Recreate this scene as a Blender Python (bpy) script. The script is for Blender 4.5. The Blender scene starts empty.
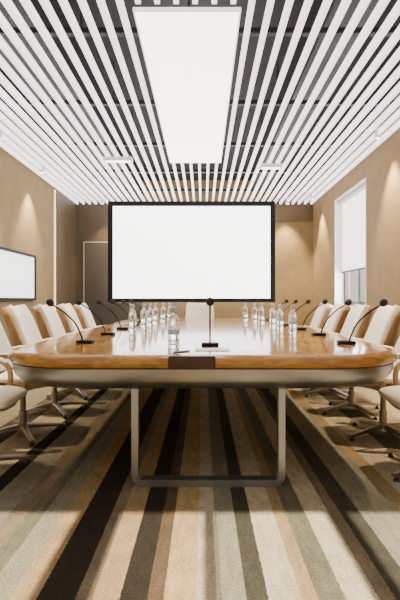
import bpy, bmesh, math, random
from mathutils import Vector, Matrix
random.seed(4)
S=bpy.context.scene
COL=S.collection

# ---------------------------------------------------------------- materials
def mat(name,color,rough=0.6,metal=0.0,spec=0.5,emis=0.0,ecol=None,trans=0.0,ior=1.45,coat=0.0,noise=None,bump=0.0,bscale=200):
    m=bpy.data.materials.new(name); m.use_nodes=True
    nt=m.node_tree; b=nt.nodes['Principled BSDF']
    b.inputs['Base Color'].default_value=(*color,1)
    b.inputs['Roughness'].default_value=rough
    b.inputs['Metallic'].default_value=metal
    b.inputs['Specular IOR Level'].default_value=spec
    b.inputs['Transmission Weight'].default_value=trans
    b.inputs['IOR'].default_value=ior
    b.inputs['Coat Weight'].default_value=coat
    b.inputs['Coat Roughness'].default_value=0.08
    if emis>0:
        b.inputs['Emission Color'].default_value=(*(ecol or color),1)
        b.inputs['Emission Strength'].default_value=emis
    tc=nt.nodes.new('ShaderNodeTexCoord')
    if noise:
        n=nt.nodes.new('ShaderNodeTexNoise'); n.inputs['Scale'].default_value=noise[0]; n.inputs['Detail'].default_value=5
        nt.links.new(tc.outputs['Object'],n.inputs['Vector'])
        r=nt.nodes.new('ShaderNodeValToRGB')
        k=noise[1]
        r.color_ramp.elements[0].position=0.3; r.color_ramp.elements[1].position=0.7
        r.color_ramp.elements[0].color=(*[c*(1-k) for c in color],1)
        r.color_ramp.elements[1].color=(*[min(1,c*(1+k)) for c in color],1)
        nt.links.new(n.outputs['Fac'],r.inputs['Fac']); nt.links.new(r.outputs['Color'],b.inputs['Base Color'])
    if bump>0:
        n2=nt.nodes.new('ShaderNodeTexNoise'); n2.inputs['Scale'].default_value=bscale; n2.inputs['Detail'].default_value=3
        nt.links.new(tc.outputs['Object'],n2.inputs['Vector'])
        bp=nt.nodes.new('ShaderNodeBump'); bp.inputs['Strength'].default_value=bump; bp.inputs['Distance'].default_value=0.01
        nt.links.new(n2.outputs['Fac'],bp.inputs['Height']); nt.links.new(bp.outputs['Normal'],b.inputs['Normal'])
    return m

def wood_mat(name,c1,c2,rough=0.25,coat=0.5,spec=0.4,sc=(9,0.7,9),scale=2.2):
    m=mat(name,c1,rough,coat=coat,spec=spec)
    nt=m.node_tree; b=nt.nodes['Principled BSDF']
    tc=nt.nodes.new('ShaderNodeTexCoord'); mp=nt.nodes.new('ShaderNodeMapping')
    mp.inputs['Scale'].default_value=sc
    n=nt.nodes.new('ShaderNodeTexNoise'); n.inputs['Scale'].default_value=scale; n.inputs['Detail'].default_value=8; n.inputs['Distortion'].default_value=1.4
    r=nt.nodes.new('ShaderNodeValToRGB')
    r.color_ramp.elements[0].position=0.38; r.color_ramp.elements[1].position=0.62
    r.color_ramp.elements[0].color=(*c2,1); r.color_ramp.elements[1].color=(*c1,1)
    nt.links.new(tc.outputs['Object'],mp.inputs['Vector']); nt.links.new(mp.outputs['Vector'],n.inputs['Vector'])
    nt.links.new(n.outputs['Fac'],r.inputs['Fac']); nt.links.new(r.outputs['Color'],b.inputs['Base Color'])
    return m

def carpet_mat():
    m=mat('carpet_striped',(0.3,0.2,0.1),0.9,spec=0.15)
    nt=m.node_tree; b=nt.nodes['Principled BSDF']
    tc=nt.nodes.new('ShaderNodeTexCoord'); sx=nt.nodes.new('ShaderNodeSeparateXYZ')
    nt.links.new(tc.outputs['Object'],sx.inputs['Vector'])
    n=nt.nodes.new('ShaderNodeTexNoise'); n.inputs['Scale'].default_value=110; n.inputs['Detail'].default_value=4
    nt.links.new(tc.outputs['Object'],n.inputs['Vector'])
    ad=nt.nodes.new('ShaderNodeMath'); ad.operation='MULTIPLY_ADD'; ad.inputs[1].default_value=0.014
    nt.links.new(n.outputs['Fac'],ad.inputs[0]); nt.links.new(sx.outputs['X'],ad.inputs[2])
    mr=nt.nodes.new('ShaderNodeMapRange'); mr.inputs['From Min'].default_value=-2.593; mr.inputs['From Max'].default_value=2.407
    nt.links.new(ad.outputs[0],mr.inputs['Value'])
    r=nt.nodes.new('ShaderNodeValToRGB'); cr=r.color_ramp; cr.interpolation='CONSTANT'
    tan=(0.34,0.23,0.11); gold=(0.43,0.30,0.135); lb=(0.48,0.40,0.265); dk=(0.028,0.022,0.014); br=(0.11,0.072,0.038)
    ol=(0.145,0.13,0.08); gr=(0.24,0.215,0.145); dol=(0.058,0.052,0.034); tp=(0.20,0.15,0.09)
    st=[(-2.6,ol),(-2.25,lb),(-2.0,gr),(-1.70,dol),(-1.50,lb),(-1.22,dk),(-1.12,gr),(-0.96,tp),(-0.88,ol),(-0.79,gr),(-0.70,tan),
        (-0.60,dk),(-0.47,tp),(-0.40,tan),(-0.31,dk),(-0.20,br),(-0.155,gold),(-0.03,lb),(0.045,gr),(0.15,dol),(0.22,lb),
        (0.34,tan),(0.40,ol),(0.50,lb),(0.62,tp),(0.68,dol),(0.76,gr),(0.98,tan),(1.06,lb),(1.30,ol),(1.50,lb)]
    els=cr.elements
    for i,(x,c) in enumerate(st):
        p=(x+2.6)/5.0
        if i==0: e=els[0]; e.position=0
        elif i==1: e=els[1]; e.position=p
        else: e=els.new(p)
        e.color=(*c,1)
    nt.links.new(mr.outputs['Result'],r.inputs['Fac'])
    def scaled(src,scale,mapsc,lo,hi,det):
        mp=nt.nodes.new('ShaderNodeMapping'); mp.inputs['Scale'].default_value=mapsc
        nt.links.new(tc.outputs['Object'],mp.inputs['Vector'])
        n2=nt.nodes.new('ShaderNodeTexNoise'); n2.inputs['Scale'].default_value=scale; n2.inputs['Detail'].default_value=det; n2.inputs['Roughness'].default_value=0.65
        nt.links.new(mp.outputs['Vector'],n2.inputs['Vector'])
        q=nt.nodes.new('ShaderNodeMapRange'); q.inputs['From Min'].default_value=0.3; q.inputs['From Max'].default_value=0.7; q.inputs['To Min'].default_value=lo; q.inputs['To Max'].default_value=hi
        nt.links.new(n2.outputs['Fac'],q.inputs['Value'])
        mx=nt.nodes.new('ShaderNodeVectorMath'); mx.operation='SCALE'
        nt.links.new(src,mx.inputs[0]); nt.links.new(q.outputs['Result'],mx.inputs['Scale'])
        return mx.outputs['Vector']
    o=scaled(r.outputs['Color'],8,(4,1.0,1),0.78,1.22,6)
    o=scaled(o,4,(1,1,1),0.88,1.12,4)
    o=scaled(o,95,(1,1,1),0.64,1.36,5)
    nt.links.new(o,b.inputs['Base Color'])
    n3=nt.nodes.new('ShaderNodeTexNoise'); n3.inputs['Scale'].default_value=170; n3.inputs['Detail'].default_value=4
    nt.links.new(tc.outputs['Object'],n3.inputs['Vector'])
    bp=nt.nodes.new('ShaderNodeBump'); bp.inputs['Strength'].default_value=1.0; bp.inputs['Distance'].default_value=0.012
    nt.links.new(n3.outputs['Fac'],bp.inputs['Height']); nt.links.new(bp.outputs['Normal'],b.inputs['Normal'])
    return m

M_carpet=carpet_mat()
M_wall=mat('wall_beige',(0.225,0.148,0.062),0.8,noise=(6,0.10),bump=0.25,bscale=50)
M_taupe=mat('wall_taupe',(0.05,0.035,0.02),0.5,noise=(4,0.08))
M_taupe2=mat('wall_panel_olive',(0.10,0.07,0.037),0.5,noise=(4,0.08))
M_shade=mat('wall_shade_brown',(0.12,0.075,0.035),0.6,noise=(4,0.08))  # dark tone painted for the shade high on the back wall
M_doorm=mat('door_taupe',(0.085,0.068,0.048),0.45,noise=(4,0.06))
M_frame=mat('frame_pale',(0.60,0.54,0.44),0.4)
M_ceil=mat('ceiling_dark',(0.010,0.008,0.007),0.8)
M_duct=mat('duct_grey',(0.035,0.031,0.028),0.5,metal=0.3)
M_rail=mat('rail_dark',(0.02,0.018,0.016),0.5,metal=0.3)
M_slat=mat('slat_white_glow',(0.95,0.94,0.94),0.35,emis=2.0,ecol=(1,0.99,0.99))  # slats are no lamps; emission added for whiteness and ambient fill
M_panel=mat('light_panel_diffuser',(0.95,0.95,0.95),0.4,emis=5,ecol=(1,0.99,0.98))
M_panelf=mat('light_panel_frame_glow',(0.85,0.85,0.85),0.4,emis=1.2,ecol=(1,1,1))  # frame is unlit; emission added so its near face reads white
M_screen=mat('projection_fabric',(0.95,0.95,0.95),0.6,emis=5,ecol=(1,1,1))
M_tv=mat('display_white',(0.8,0.85,0.88),0.3,emis=1.5,ecol=(0.92,0.96,1))
M_black=mat('black_plastic',(0.008,0.008,0.009),0.6,spec=0.2)
M_foam=mat('black_foam',(0.015,0.015,0.016),0.9,bump=0.4,bscale=400)
M_wood=wood_mat('table_oak',(0.54,0.28,0.065),(0.26,0.10,0.017),0.10,0.0,0.26,sc=(7,0.9,7))
M_woodb=wood_mat('table_oak_border',(0.44,0.215,0.05),(0.30,0.13,0.027),0.14,0.0,0.28,sc=(2.5,2.5,10))
M_inlay=mat('table_inlay',(0.12,0.045,0.012),0.2,spec=0.25)
M_metal=mat('brushed_steel',(0.30,0.30,0.298),0.34,metal=0.95,noise=(30,0.05))
M_leg=mat('satin_steel',(0.36,0.352,0.34),0.34,metal=0.9)
M_under=mat('table_underside',(0.05,0.04,0.027),0.7)
M_dbrown=mat('dark_walnut',(0.065,0.03,0.015),0.3,noise=(12,0.2),spec=0.3)
M_cream=mat('cream_leather',(0.82,0.73,0.58),0.5,noise=(20,0.03),bump=0.1,bscale=150)
M_tanl=wood_mat('walnut_shell',(0.42,0.27,0.13),(0.31,0.18,0.08),0.35,0.2,0.4,sc=(6,6,1))
M_alu=mat('bronze_aluminium',(0.40,0.36,0.31),0.28,metal=1.0)
M_cast=mat('caster_dark',(0.03,0.028,0.025),0.5)
M_bottle=mat('clear_bottle',(0.88,0.93,0.96),0.03,trans=0.92,ior=1.42)
M_cap=mat('bottle_cap',(0.40,0.43,0.46),0.4)
M_label=mat('bottle_label',(0.45,0.52,0.57),0.5)
M_paper=mat('paper',(0.9,0.9,0.88),0.7)
M_blind=mat('blind_fabric',(0.88,0.88,0.87),0.8,emis=1.9,ecol=(1,1,0.99))  # emission put into the fabric stands for daylight behind it
M_wframe=mat('window_frame_grey',(0.035,0.032,0.03),0.4)
M_white=mat('white_paint',(0.85,0.84,0.82),0.5)
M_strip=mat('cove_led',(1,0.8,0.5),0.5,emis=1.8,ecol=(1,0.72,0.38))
M_lampe=mat('downlight_lens',(1,0.9,0.75),0.5,emis=10,ecol=(1,0.88,0.7))

# ---------------------------------------------------------------- helpers
def new_obj(name,me,parent=None):
    o=bpy.data.objects.new(name,me); COL.objects.link(o)
    if parent: o.parent=parent
    return o
def meshify(name,bm,mats,parent=None,smooth=True,angle=0.7):
    bmesh.ops.recalc_face_normals(bm,faces=bm.faces)
    me=bpy.data.meshes.new(name); bm.to_mesh(me); bm.free()
    for m in (mats if isinstance(mats,(list,tuple)) else [mats]): me.materials.append(m)
    if smooth:
        for p in me.polygons: p.use_smooth=True
        try: me.set_sharp_from_angle(angle=angle)
        except Exception: pass
    return new_obj(name,me,parent)
def add_box(bm,x0,x1,y0,y1,z0,z1,bevel=0.0,mi=0):
    r=bmesh.ops.create_cube(bm,size=1)
    vs=r['verts']
    for v in vs:
        v.co=Vector(((x0+x1)/2+v.co.x*(x1-x0),(y0+y1)/2+v.co.y*(y1-y0),(z0+z1)/2+v.co.z*(z1-z0)))
    fs=set(f for v in vs for f in v.link_faces)
    for f in fs: f.material_index=mi
    if bevel>0:
        es=set(e for v in vs for e in v.link_edges)
        bmesh.ops.bevel(bm,geom=list(es),offset=bevel,segments=3,affect='EDGES',profile=0.5)
def box(name,b,m,parent=None,bevel=0.0,smooth=None):
    bm=bmesh.new(); add_box(bm,*b,bevel=bevel)
    return meshify(name,bm,m,parent,smooth=bevel>0)
def boxes(name,bs,m,parent=None,bevel=0.0):
    bm=bmesh.new()
    for b in bs: add_box(bm,*b,bevel=bevel)
    return meshify(name,bm,m,parent,smooth=bevel>0)
def catmull(P,n=6,closed=False):
    P=[Vector(p) for p in P]; out=[]
    N=len(P)
    for i in range(N if closed else N-1):
        if closed: p0,p1,p2,p3=P[i-1],P[i],P[(i+1)%N],P[(i+2)%N]
        else:
            p1,p2=P[i],P[i+1]
            p0=P[i-1] if i>0 else p1*2-p2
            p3=P[i+2] if i+2<N else p2*2-p1
        for k in range(n):
            t=k/n
            out.append(0.5*((2*p1)+(p2-p0)*t+(2*p0-5*p1+4*p2-p3)*t*t+(-p0+3*p1-3*p2+p3)*t**3))
    if not closed: out.append(P[-1])
    return out
def add_tube(bm,pts,rad,seg=10,up=None,flat=(1,1),closed=False,mi=0):
    N=len(pts); pts=[Vector(p) for p in pts]
    rings=[]
    ref=Vector(up) if up else None
    prev=None
    for i,p in enumerate(pts):
        if closed: t=(pts[(i+1)%N]-pts[i-1]).normalized()
        else: t=(pts[min(i+1,N-1)]-pts[max(i-1,0)]).normalized()
        if ref is not None: a=ref-t*ref.dot(t)
        elif prev is None:
            a=Vector((0,0,1)) if abs(t.z)<0.9 else Vector((1,0,0)); a=a-t*a.dot(t)
        else: a=prev-t*prev.dot(t)
        a.normalize(); prev=a; b=t.cross(a)
        r=rad[i] if isinstance(rad,(list,tuple)) else rad
        rings.append([bm.verts.new(p+a*math.cos(2*math.pi*k/seg)*r*flat[0]+b*math.sin(2*math.pi*k/seg)*r*flat[1]) for k in range(seg)])
    for i in range(N if closed else N-1):
        A=rings[i]; B=rings[(i+1)%N]
        for k in range(seg):
            f=bm.faces.new((A[k],A[(k+1)%seg],B[(k+1)%seg],B[k])); f.material_index=mi
    if not closed:
        for R in (rings[0],rings[-1]):
            f=bm.faces.new(R); f.material_index=mi
def tube(name,pts,rad,m,parent=None,**k):
    bm=bmesh.new(); add_tube(bm,pts,rad,**k); return meshify(name,bm,m,parent,angle=1.0)
def lathe(name,prof,m,parent=None,seg=20,loc=(0,0,0)):
    bm=bmesh.new(); rings=[]
    for r,z in prof:
        rings.append([bm.verts.new((loc[0]+r*math.cos(2*math.pi*k/seg),loc[1]+r*math.sin(2*math.pi*k/seg),loc[2]+z)) for k in range(seg)])
    for A,B in zip(rings,rings[1:]):
        for k in range(seg): bm.faces.new((A[k],A[(k+1)%seg],B[(k+1)%seg],B[k]))
    bm.faces.new(rings[0]); bm.faces.new(rings[-1])
    return meshify(name,bm,m,parent,angle=0.9)
def empty(name,loc=(0,0,0)):
    o=bpy.data.objects.new(name,None); COL.objects.link(o); o.location=loc; o.empty_display_size=0.1; return o
def tag(o,label,cat,group=None):
    o['label']=label; o['category']=cat
    if group: o['group']=group
    return o
def struct(o): o['kind']='structure'; return o
def copy_tree(o,parent=None):
    c=o.copy(); COL.objects.link(c)
    if parent: c.parent=parent; c.matrix_parent_inverse=o.matrix_parent_inverse.copy()
    for ch in o.children: copy_tree(ch,c)
    return c

# ---------------------------------------------------------------- dimensions
XL,XR,YB,YF=-2.56,2.20,9.0,-1.0
ZS=2.955   # slat underside
ZC=3.45
SH=0.06
CAMH=1.055

# ---------------------------------------------------------------- room
struct(box('floor',(XL-0.3,XR+0.3,YF-0.3,YB+0.3,-0.1,0),M_carpet))
struct(box('ceiling',(XL-0.3,XR+0.3,YF-0.3,YB+0.3,ZC,ZC+0.1),M_ceil))
struct(box('wall_left',(XL-0.2,XL,YF,7.72,0,ZC),M_wall))
struct(box('wall_left_end',(XL-0.2,XL+0.03,7.80,YB,0,ZC),M_taupe2))
struct(box('wall_back',(XL-0.2,XR+0.25,YB,YB+0.2,0,ZC),M_wall))
WY0,WY1,WZ0,WZ1=6.08,7.5,0.96,2.70
struct(boxes('wall_right',[(XR,XR+0.25,YF,WY0,0,ZC),(XR,XR+0.25,WY1,YB,0,ZC),(XR,XR+0.25,WY0,WY1,0,WZ0),(XR,XR+0.25,WY0,WY1,WZ1,ZC)],M_wall))
struct(boxes('wall_rear',[(XL-0.2,XR+0.25,YF-0.2,YF,2.45,ZC),(XL-0.2,-1.9,YF-0.2,YF,0,2.45),(1.7,XR+0.25,YF-0.2,YF,0,2.45),
     (0.0,0.06,YF-0.2,YF,0,2.45),(0.60,0.72,YF-0.2,YF,0,2.45),(-0.62,-0.40,YF-0.2,YF,0,2.45)],M_wall))  # unseen wall; header and bars shaped to cut the carpet's sun patches
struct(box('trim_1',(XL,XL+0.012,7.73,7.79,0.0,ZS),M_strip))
struct(box('baseboard_left',(XL,XL+0.015,YF,7.72,0,0.1),M_taupe))
struct(box('baseboard_right',(XR-0.015,XR,YF,YB,0,0.1),M_taupe))
struct(box('baseboard_back',(-1.2,XR-0.015,YB-0.015,YB,0,0.1),M_taupe))
struct(box('trim_2',(XL+0.03,-1.2,YB-0.02,YB,0,ZC),M_taupe2))
struct(box('wall_back_top_shade',(1.2,XR,YB-0.02,YB,2.62,ZC),M_shade))  # thin dark sheet painting the shade above the downlight glow
d=struct(boxes('trim_5',[(-2.38,-2.367,YB-0.05,YB-0.02,0,2.213),(-1.458,-1.445,YB-0.05,YB-0.02,0,2.213),(-2.367,-1.458,YB-0.05,YB-0.02,2.20,2.213)],M_frame))
d=struct(box('door_1',(-2.36,-1.465,YB-0.045,YB-0.021,0.005,2.195),M_doorm))
h=tube('handle',[(-1.56,YB-0.045,1.0),(-1.56,YB-0.09,1.0),(-1.68,YB-0.09,1.0)],0.01,M_alu); h.parent=d
w=struct(boxes('window_1',[(XR+0.15,XR+0.2,WY0,WY0+0.07,WZ0,WZ1),(XR+0.15,XR+0.2,WY1-0.07,WY1,WZ0,WZ1),
   (XR+0.15,XR+0.2,WY0,WY1,WZ0,WZ0+0.07),(XR+0.15,XR+0.2,WY0,WY1,WZ1-0.07,WZ1),(XR+0.155,XR+0.195,6.74,6.82,WZ0,WZ1)],M_wframe))
struct(boxes('trim_4',[(XR-0.03,XR+0.15,WY0-0.03,WY1+0.03,WZ0-0.03,WZ0+0.002),(XR-0.004,XR+0.15,WY0-0.012,WY0+0.004,WZ0,WZ1+0.012),
   (XR-0.004,XR+0.15,WY1-0.004,WY1+0.012,WZ0,WZ1+0.012),(XR-0.004,XR+0.15,WY0,WY1,WZ1-0.004,WZ1+0.012)],M_white))
rb=empty('roller_blind',(XR+0.09,(WY0+WY1)/2,WZ1-0.04))
tube('roller_tube',[(0,-0.68,0),(0,0.68,0)],0.03,M_white,rb,seg=14)
bm=bmesh.new(); add_box(bm,0.026,0.031,-0.69,0.69,-1.14,0.0); meshify('blind_fabric',bm,M_blind,rb,False)
tube('bottom_bar',[(0.028,-0.68,-1.145),(0.028,0.68,-1.145)],0.014,M_duct,rb,seg=8)
tag(rb,'white fabric roller blind pulled halfway down in the window','roller blind')

# ---------------------------------------------------------------- ceiling
for i,y in enumerate([-0.3,0.9,2.1,3.3,4.5,5.7,6.9,8.1]):
    o=box('ceiling_rail',(XL,XR,y,y+0.05,ZS+SH,ZS+SH+0.04),M_rail)
    tag(o,'dark metal cross rail carrying the white ceiling slats','ceiling rail','cross rails above the slats')
    for x in (-2.0,-0.9,0.75,1.8): tube('hanger_rod',[(x,y+0.025,ZS+SH+0.03),(x,y+0.025,ZC)],0.006,M_rail,o,seg=6)
PX0,PX1,PY0,PY1=-0.46,0.25,2.95,6.22
sp=0.122; sw=0.034
x=-2.49
slat_cache={}
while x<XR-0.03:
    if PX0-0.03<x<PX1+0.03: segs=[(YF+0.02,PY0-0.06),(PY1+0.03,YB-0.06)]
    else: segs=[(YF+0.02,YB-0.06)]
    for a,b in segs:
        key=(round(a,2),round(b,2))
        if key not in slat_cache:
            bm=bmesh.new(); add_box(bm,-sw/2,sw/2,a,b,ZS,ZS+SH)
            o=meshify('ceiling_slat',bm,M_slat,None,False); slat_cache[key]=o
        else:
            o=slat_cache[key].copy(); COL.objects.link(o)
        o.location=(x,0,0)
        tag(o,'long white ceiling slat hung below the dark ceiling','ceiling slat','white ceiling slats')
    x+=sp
lp=empty('ceiling_light_panel',((PX0+PX1)/2,(PY0+PY1)/2,ZS))
hx=(PX1-PX0)/2; hy=(PY1-PY0)/2
bm=bmesh.new()
t=0.010
for b in [(-hx,-hx+t,-hy,hy,-0.006,0.02),(hx-t,hx,-hy,hy,-0.006,0.02),(-hx+t,hx-t,-hy,-hy+t,-0.006,0.02),(-hx+t,hx-t,hy-t,hy,-0.006,0.02)]: add_box(bm,*b)
meshify('frame',bm,M_panelf,lp,False)
box('diffuser',(-hx+t,hx-t,-hy+t,hy-t,-0.004,0.02),M_panel,lp)
for yy in (-1.2,1.2): tube('hanger_rod',[(0,yy,0.02),(0,yy,ZC-ZS)],0.008,M_rail,lp,seg=6)
tag(lp,'long rectangular glowing white light panel set among ceiling slats','ceiling light')
def duct(x0,x1,y0,y1,z0,z1):
    o=box('air_duct',(x0,x1,y0,y1,z0,z1),M_duct,bevel=0.01)
    tag(o,'grey metal air duct running under the dark ceiling','air duct','ceiling ducts')
duct(-1.75,-1.25,YF+0.1,YB-0.1,3.17,ZC)
duct(0.95,1.3,YF+0.1,YB-0.1,3.2,ZC)
def linear_spot(x,y,w=0.30):
    e=empty('linear_spotlight',(x,y,ZS-0.002))
    box('housing',(-w/2,w/2,-0.06,0.06,-0.05,0.0),M_white,e,bevel=0.006)
    box('lens',(-w/2+0.02,w/2-0.02,-0.04,0.04,-0.056,-0.05),M_panel,e)
    tag(e,'small white linear spotlight fixed under the ceiling slats','spotlight','linear spotlights')
linear_spot(-1.13,6.0,0.38); linear_spot(0.95,6.3,0.30)
def downlight(x,y,energy,blend=0.7,size=1.25,aim=(0,0,-1)):
    e=empty('downlight',(x,y,ZS+0.0))
    lathe('housing',[(0.03,-0.03),(0.035,-0.03),(0.035,0.09)],M_white,e,seg=16)
    lathe('lens',[(0.025,-0.033),(0.025,-0.028)],M_lampe,e,seg=16)
    l=bpy.data.lights.new('spot','SPOT'); l.energy=energy; l.color=(1,0.80,0.52); l.spot_size=size; l.spot_blend=blend; l.shadow_soft_size=0.03
    lo=bpy.data.objects.new('lamp',l); COL.objects.link(lo); lo.parent=e; lo.location=(0,0,-0.06)
    lo.rotation_mode='QUATERNION'; lo.rotation_quaternion=Vector(aim).to_track_quat('-Z','Y')
    tag(e,'small round white ceiling downlight washing the wall','downlight','ceiling downlights')
for y in (3.6,5.2,6.6): downlight(XL+0.20,y,420)
for y in (3.6,5.2,8.3): downlight(XR-0.18,y,440)
downlight(1.65,YB-0.24,400); downlight(-1.95,YB-0.28,100)

# ---------------------------------------------------------------- projection screen
SY=8.5
sc=empty('projection_screen',(-0.215,SY,1.015))
W=3.15/2; H=1.90; t=0.09
boxes('frame',[(-W,-W+t,-0.03,0.04,0,H),(W-t,W,-0.03,0.04,0,H),(-W+t,W-t,-0.03,0.04,0,t-0.02),(-W+t,W-t,-0.03,0.04,H-t,H)],M_black,sc)
box('screen_surface',(-W+t,W-t,-0.01,0.02,t-0.02,H-t),M_screen,sc)
for a in (-1.0,0.9):
    for b in (0.5,1.4): box('wall_bracket',(a,a+0.1,0.04,YB-SY,b,b+0.1),M_black,sc)
tag(sc,'large blank white projection screen with black frame','projection screen')
tv=empty('wall_display',(XL,5.78,1.05))
boxes('frame',[(0.0,0.05,-1.0,-0.95,0,0.67),(0.0,0.05,0.95,1.0,0,0.67),(0.0,0.05,-0.95,0.95,0,0.035),(0.0,0.05,-0.95,0.95,0.635,0.67)],M_black,tv)
box('screen_surface',(0.0,0.035,-0.95,0.95,0.035,0.635),M_tv,tv)
tag(tv,'blank pale wall display with black frame on the beige wall','wall display')

# ---------------------------------------------------------------- table
TCX=0.0; TY0,TY1=2.36,7.4; TW=1.20; TZ=0.76; ZB=0.55
def outline(d,R=0.55,n=14,e=2.2):
    w=TW-d; y0=TY0+d; y1=TY1-d; r=max(R-d,0.05); pts=[]
    def corner(cx,cy,a0):
        for k in range(n+1):
            a=a0+math.pi/2*k/n
            c,s=math.cos(a),math.sin(a)
            pts.append((cx+r*math.copysign(abs(c)**(2/e),c),cy+r*math.copysign(abs(s)**(2/e),s)))
    corner(TCX+w-r,y0+r,-math.pi/2); corner(TCX+w-r,y1-r,0); corner(TCX-w+r,y1-r,math.pi/2); corner(TCX-w+r,y0+r,math.pi)
    return pts
def ring_mesh(name,prof,mats,mis,parent,cap0=False,cap1=False):
    bm=bmesh.new(); R=[[bm.verts.new((x,y,z)) for x,y in outline(d)] for d,z in prof]
    for i,(A,B) in enumerate(zip(R,R[1:])):
        n=len(A)
        for k in range(n):
            f=bm.faces.new((A[k],A[(k+1)%n],B[(k+1)%n],B[k])); f.material_index=mis[i]
    if cap0: bm.faces.new(R[0]).material_index=mis[0]
    if cap1: bm.faces.new(R[-1]).material_index=mis[-1]
    return meshify(name,bm,mats,parent,angle=0.6)
tb=empty('conference_table',(0,0,0))
ring_mesh('tabletop',[(0.235,TZ),(0.23,TZ),(0.222,TZ),(0.07,TZ),(0.045,TZ-0.002),(0.022,TZ-0.010),(0.007,TZ-0.022),(0,TZ-0.040),(0.006,TZ-0.056),(0.02,TZ-0.066),(0.05,TZ-0.068)],
   [M_wood,M_woodb,M_inlay],[2,2,1,1,1,1,1,1,1,1],tb,True,True)
me=tb.children[0].data
big=sorted(me.polygons,key=lambda p:-p.area)[:2]
for p in big: p.material_index=0 if p.center.z>TZ-0.01 else 1
ring_mesh('edge_band',[(0.03,TZ-0.067),(0.022,TZ-0.074),(0.024,TZ-0.105),(0.038,TZ-0.140),(0.068,TZ-0.170),(0.12,TZ-0.192),(0.22,ZB)],[M_metal],[0]*6,tb,False,False)
bm=bmesh.new(); vs=[bm.verts.new((x,y,ZB+0.002)) for x,y in outline(0.21)]; bm.faces.new(vs)
o2=[bm.verts.new((x,y,ZB+0.015)) for x,y in outline(0.21)]; bm.faces.new(o2)
for k in range(len(vs)): bm.faces.new((vs[k],vs[(k+1)%len(vs)],o2[(k+1)%len(vs)],o2[k]))
meshify('underside_panel',bm,M_under,tb,False)
def leg_frame(y):
    w=0.415; r=0.045; zt=ZB+0.004; cx=0.03; pts=[]
    pts.append((cx-w,y,zt)); 
    for k in range(7):
        a=math.pi+math.pi/2*k/6; pts.append((cx-w+r+r*math.cos(a),y,0.02+r+r*math.sin(a)))
    for k in range(7):
        a=1.5*math.pi+math.pi/2*k/6; pts.append((cx+w-r+r*math.cos(a),y,0.02+r+r*math.sin(a)))
    pts.append((cx+w,y,zt))
    bm=bmesh.new(); rings=[]; P=[Vector(p) for p in pts]; N=len(P); hw=0.035; ht=0.019
    for i,p in enumerate(P):
        t=(P[min(i+1,N-1)]-P[max(i-1,0)]).normalized(); nrm=Vector((0,1,0)).cross(t)
        rings.append([bm.verts.new(p+Vector((0,a,0))+nrm*b) for a,b in ((-hw,-ht),(hw,-ht),(hw,ht),(-hw,ht))])
    for A,B in zip(rings,rings[1:]):
        for k in range(4): bm.faces.new((A[k],A[(k+1)%4],B[(k+1)%4],B[k]))
    bm.faces.new(rings[0]); bm.faces.new(rings[-1])
    meshify('leg',bm,M_leg,tb,angle=0.5)
for y in (2.57,5.5,7.05): leg_frame(y)
box('cable_box',(-0.182,0.065,TY0-0.012,TY0+0.07,TZ-0.066,TZ+0.002),M_dbrown,tb,bevel=0.004)
tag(tb,'long rounded oak conference table with brushed steel band and frame legs','table')

# ---------------------------------------------------------------- chair
def loft(name,prof,widths,thick,curl,m,parent,seg=24,e=3.0,pw=2):
    P=[Vector((p[0],0,p[1])) for p in prof]; N=len(P); bm=bmesh.new(); rings=[]
    for i,p in enumerate(P):
        t=(P[min(i+1,N-1)]-P[max(i-1,0)]).normalized()
        nrm=Vector((0,1,0)).cross(t); nrm.normalize()
        w,th,c=widths[i],thick[i],curl[i]; R=[]
        for k in range(seg):
            a=2*math.pi*k/seg; cc,ss=math.cos(a),math.sin(a)
            y=w*math.copysign(abs(cc)**(2/e),cc); nn=th*math.copysign(abs(ss)**(2/e),ss)
            R.append(bm.verts.new(p+Vector((0,y,0))+nrm*(nn+c*abs(y/w)**pw)))
        rings.append(R)
    for A,B in zip(rings,rings[1:]):
        for k in range(seg): bm.faces.new((A[k],A[(k+1)%seg],B[(k+1)%seg],B[k]))
    bm.faces.new(rings[0]); bm.faces.new(rings[-1])
    return meshify(name,bm,m,parent,angle=1.2)
def lerp_list(vals,n):
    out=[]; m=len(vals)-1
    for i in range(n):
        t=i/(n-1)*m; k=min(int(t),m-1); f=t-k; f=f*f*(3-2*f)
        out.append(vals[k]*(1-f)+vals[k+1]*f)
    return out
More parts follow.
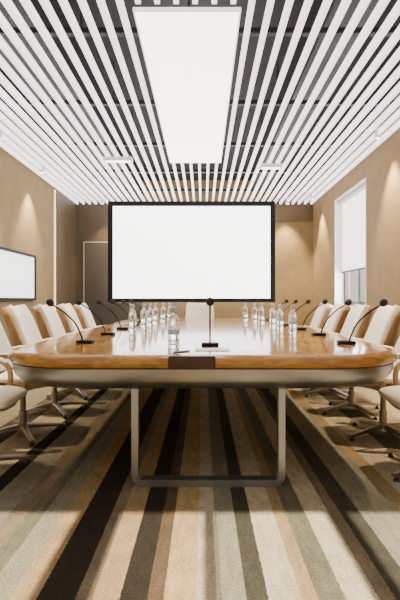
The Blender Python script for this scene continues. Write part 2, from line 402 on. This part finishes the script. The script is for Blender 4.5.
def build_chair():
    e=empty('conference_chair',(0,0,0))
    pr=[(0.22,0.400),(0.12,0.388),(-0.06,0.376),(-0.19,0.382),(-0.275,0.435),(-0.325,0.57),(-0.365,0.71),(-0.405,0.85),(-0.455,0.970)]
    pp=[(v.x,v.z) for v in catmull([(a,0,b) for a,b in pr],4)]
    n=len(pp)
    wd=lerp_list([0.19,0.245,0.255,0.265,0.275,0.28,0.278,0.268,0.235],n); wd[0]=0.15; wd[-1]=0.17; wd[-2]=0.21
    th=lerp_list([0.010,0.011,0.011,0.011,0.011,0.011,0.010,0.010,0.009],n)
    cl=lerp_list([0.02,0.05,0.08,0.12,0.145,0.14,0.12,0.10,0.07],n)
    loft('shell',pp,wd,th,cl,M_tanl,e,seg=40,pw=3)
    pr=[(0.245,0.425),(0.235,0.443),(0.14,0.448),(0.0,0.438),(-0.12,0.433),(-0.185,0.443),(-0.205,0.455)]
    pp=[(v.x,v.z) for v in catmull([(a,0,b) for a,b in pr],3)]; n=len(pp)
    loft('seat',pp,lerp_list([0.17,0.215,0.23,0.232,0.23,0.222,0.20],n),lerp_list([0.012,0.036,0.042,0.042,0.040,0.034,0.012],n),lerp_list([0.0,0.01,0.02,0.03,0.035,0.035,0.03],n),M_cream,e,e=2.8)
    def X(z):
        pts=[(0.45,-0.225),(0.57,-0.272),(0.71,-0.315),(0.85,-0.355),(0.99,-0.412)]
        for (a,b),(c,d) in zip(pts,pts[1:]):
            if z<=c: return b+(d-b)*(z-a)/(c-a)
        return pts[-1][1]
    def pad(nm,z0,z1,k):
        pp=[]; w=[];t=[];c=[]
        for i in range(k):
            f=0.5-0.5*math.cos(math.pi*i/(k-1)); z=z0+(z1-z0)*f; pp.append((X(z),z))
            s0=min(1,(z-z0)/0.05); s1=min(1,(z1-z)/0.10)
            s=math.sqrt(1-(1-min(s0,s1))**2)
            basew=0.262-0.02*max(0,(z-0.6))/0.38
            w.append(basew*(0.76+0.24*s)); t.append(0.012+0.036*s); c.append(0.115-0.04*max(0,z-0.6)/0.4)
        loft(nm,pp,w,t,c,M_cream,e,e=2.6,pw=2.4,seg=32)
    pad('back_cushion',0.470,0.992,24)
    for s in (-1,1):
        pts=catmull([(0.03,0.225*s,0.400),(0.075,0.262*s,0.420),(0.112,0.278*s,0.50),(0.105,0.282*s,0.59),(0.05,0.282*s,0.640),(-0.05,0.281*s,0.650),(-0.15,0.278*s,0.640),(-0.22,0.268*s,0.61)],5)
        tube('armrest',pts,0.011,M_tanl,e,seg=10,up=(0,1,0),flat=(0.9,1.7))
        pts=catmull([(0.088,0.282*s,0.632),(0.03,0.284*s,0.660),(-0.05,0.284*s,0.666),(-0.14,0.280*s,0.656),(-0.19,0.276*s,0.638)],4)
        tube('arm_pad',pts,[0.010]+[0.016]*(len(pts)-2)+[0.010],M_cream,e,seg=12,up=(0,0,1),flat=(0.7,1.4))
    lathe('column',[(0.09,0.380),(0.09,0.360),(0.03,0.342),(0.022,0.33),(0.022,0.20),(0.03,0.195),(0.03,0.085),(0.045,0.075),(0.05,0.045)],M_alu,e,seg=16)
    for k in range(4):
        a=2*math.pi*k/4+0.5; c,s=math.cos(a),math.sin(a)
        bm=bmesh.new(); L=[(0.02,0.072,0.030,0.020),(0.12,0.066,0.027,0.016),(0.21,0.052,0.023,0.012),(0.33,0.036,0.020,0.009)]
        rings=[]
        for r,z,hw,hh in L:
            rings.append([bm.verts.new((r*c-u*hw*s,r*s+u*hw*c,z+v*hh)) for u,v in ((-1,-0.8),(-0.7,-1),(0.7,-1),(1,-0.8),(1,0.4),(0.5,1),(-0.5,1),(-1,0.4))])
        for A,B in zip(rings,rings[1:]):
            for q in range(8): bm.faces.new((A[q],A[(q+1)%8],B[(q+1)%8],B[q]))
        bm.faces.new(rings[0]); bm.faces.new(rings[-1])
        lg=meshify('leg',bm,M_alu,e,angle=0.9)
        lathe('glide',[(0.018,0.0),(0.02,0.005),(0.014,0.014),(0.007,0.018),(0.007,0.034)],M_cast,lg,seg=12,loc=(0.31*c,0.31*s,0))
    return e
chair=build_chair()
LAB='cream leather swivel chair with brown wooden shell beside the long table'
def place_chair(c,x,y,rot,label=LAB):
    c.location=(x,y,0); c.rotation_euler=(0,0,rot)
    tag(c,label,'office chair','conference chairs around the table')
CX=1.405
ys=[2.76,3.51,4.26,5.01,5.76,6.51]
ra=[0.04,0.08,0.11,0.08,0.10,0.08]
for i,y in enumerate(ys):
    place_chair(chair if i==0 else copy_tree(chair),-CX,y,ra[i])
    place_chair(copy_tree(chair),CX,y,math.pi-ra[i])
place_chair(copy_tree(chair),-0.06,7.80,-math.pi/2,'cream leather swivel chair at the head of the long table')

# ---------------------------------------------------------------- microphones
def build_mic(out):
    e=empty('conference_microphone',(0,0,TZ))
    bm=bmesh.new(); add_box(bm,-0.055,0.055,-0.045,0.045,0.0,0.022,bevel=0.006); meshify('base',bm,M_black,e)
    if out>0:
        pts=catmull([(0.02,0,0.018),(0.035,0,0.06),(0.075,0,0.14),(out*0.62,0,0.215),(out*0.92,0,0.262)],5)
        d=Vector((0.75,0,0.65)).normalized(); tip=Vector((out*0.92,0,0.262))
    else:
        pts=[Vector((0,0,0.018)),Vector((0,0,0.12)),Vector((0,0,0.262))]; d=Vector((0,0,1)); tip=Vector((0,0,0.262))
    tube('gooseneck',pts,0.0055,M_black,e,seg=8)
    a=[tip+d*t for t in (-0.004,0.0,0.008,0.02,0.034,0.044,0.050)]
    tube('microphone_head',a,[0.010,0.017,0.023,0.026,0.024,0.016,0.005],M_foam,e,seg=14)
    return e
ML='black gooseneck microphone standing on the glossy oak table'
m0=build_mic(0.25)
my=[3.07,3.79,4.5,5.2,5.9,6.55]
first=True
for y in my:
    for s in (-1,1):
        c=m0 if first else copy_tree(m0); first=False
        c.location=(0.96 if s>0 else -0.80,y-(0.05 if s>0 else 0),TZ); c.rotation_euler=(0,0,(0 if s>0 else math.pi)+random.uniform(-0.08,0.08)); 
        tag(c,ML,'microphone','gooseneck microphones along the table')
mc=build_mic(0); mc.location=(0.045,2.88,TZ); tag(mc,'upright black microphone at the near end of the table','microphone')

# ---------------------------------------------------------------- bottles
def build_bottle():
    e=empty('water_bottle',(0,0,TZ))
    lathe('bottle_body',[(0.02,0.001),(0.032,0.001),(0.036,0.006),(0.036,0.05),(0.033,0.056),(0.036,0.062),(0.036,0.14),(0.035,0.158),(0.030,0.180),(0.020,0.198),(0.0145,0.210),(0.0135,0.232)],M_bottle,e,seg=24)
    lathe('bottle_label',[(0.0367,0.085),(0.0367,0.115)],M_label,e,seg=24)
    lathe('cap',[(0.016,0.216),(0.0185,0.218),(0.0185,0.251),(0.015,0.254)],M_cap,e,seg=16)
    return e
b0=build_bottle(); first=True
for x,y in [(-0.18,2.76),(-0.67,4.28),(-0.65,4.95),(-0.63,5.35),(-0.61,5.77),(-0.56,6.3),(-0.50,6.75),
            (0.78,3.92),(0.77,4.5),(0.77,4.98),(0.75,5.77),(0.71,6.2),(0.62,6.6)]:
    c=b0 if first else copy_tree(b0); 
    c.location=(x,y,TZ); tag(c,'clear water bottle with pale cap standing on the table','water bottle','water bottles on the table'); first=False
o=box('note_paper',(-0.10,0.10,-0.07,0.07,0,0.004),M_paper); o.location=(0.055,2.66,TZ); tag(o,'small white note pad lying on the oak table','paper')
o=tube('pen',[(-0.06,0,0.005),(0.05,0,0.005),(0.062,0,0.005)],[0.005,0.005,0.002],M_cap,seg=8); o.location=(-0.12,2.54,TZ); o.rotation_euler=(0,0,0.7); tag(o,'slim pale pen lying on the oak table','pen')

# ---------------------------------------------------------------- lights
def area(name,loc,sx,sy,energy,color,direction,parent=None):
    l=bpy.data.lights.new(name,'AREA'); l.shape='RECTANGLE'; l.size=sx; l.size_y=sy; l.energy=energy; l.color=color
    o=bpy.data.objects.new(name,l); COL.objects.link(o); o.location=loc
    o.rotation_euler=Vector(direction).to_track_quat('-Z','Y').to_euler(); return o
area('panel_light',((PX0+PX1)/2,(PY0+PY1)/2,ZS-0.06),0.65,3.2,30,(1,0.95,0.87),(0,0,-1))
area('window_light',(XR+0.3,6.8,1.8),1.3,1.6,160,(1,0.98,0.95),(-1,0,0))
sl=bpy.data.lights.new('sun','SUN'); sl.energy=24; sl.color=(1,0.90,0.74); sl.angle=0.01
so=bpy.data.objects.new('sun',sl); COL.objects.link(so); so.rotation_euler=Vector((-0.0,1,-0.715)).to_track_quat('-Z','Y').to_euler()
wd=bpy.data.worlds.new('World'); S.world=wd; wd.use_nodes=True
wd.node_tree.nodes['Background'].inputs[0].default_value=(1,0.98,0.95,1); wd.node_tree.nodes['Background'].inputs[1].default_value=1.0

# ---------------------------------------------------------------- camera
cd=bpy.data.cameras.new('camera'); cd.sensor_fit='VERTICAL'; cd.sensor_height=24; cd.lens=18.0; cd.shift_x=-0.005; cd.clip_start=0.05
co=bpy.data.objects.new('camera',cd); COL.objects.link(co); co.location=(0,0,CAMH); co.rotation_euler=(math.pi/2,0,0)
S.camera=co
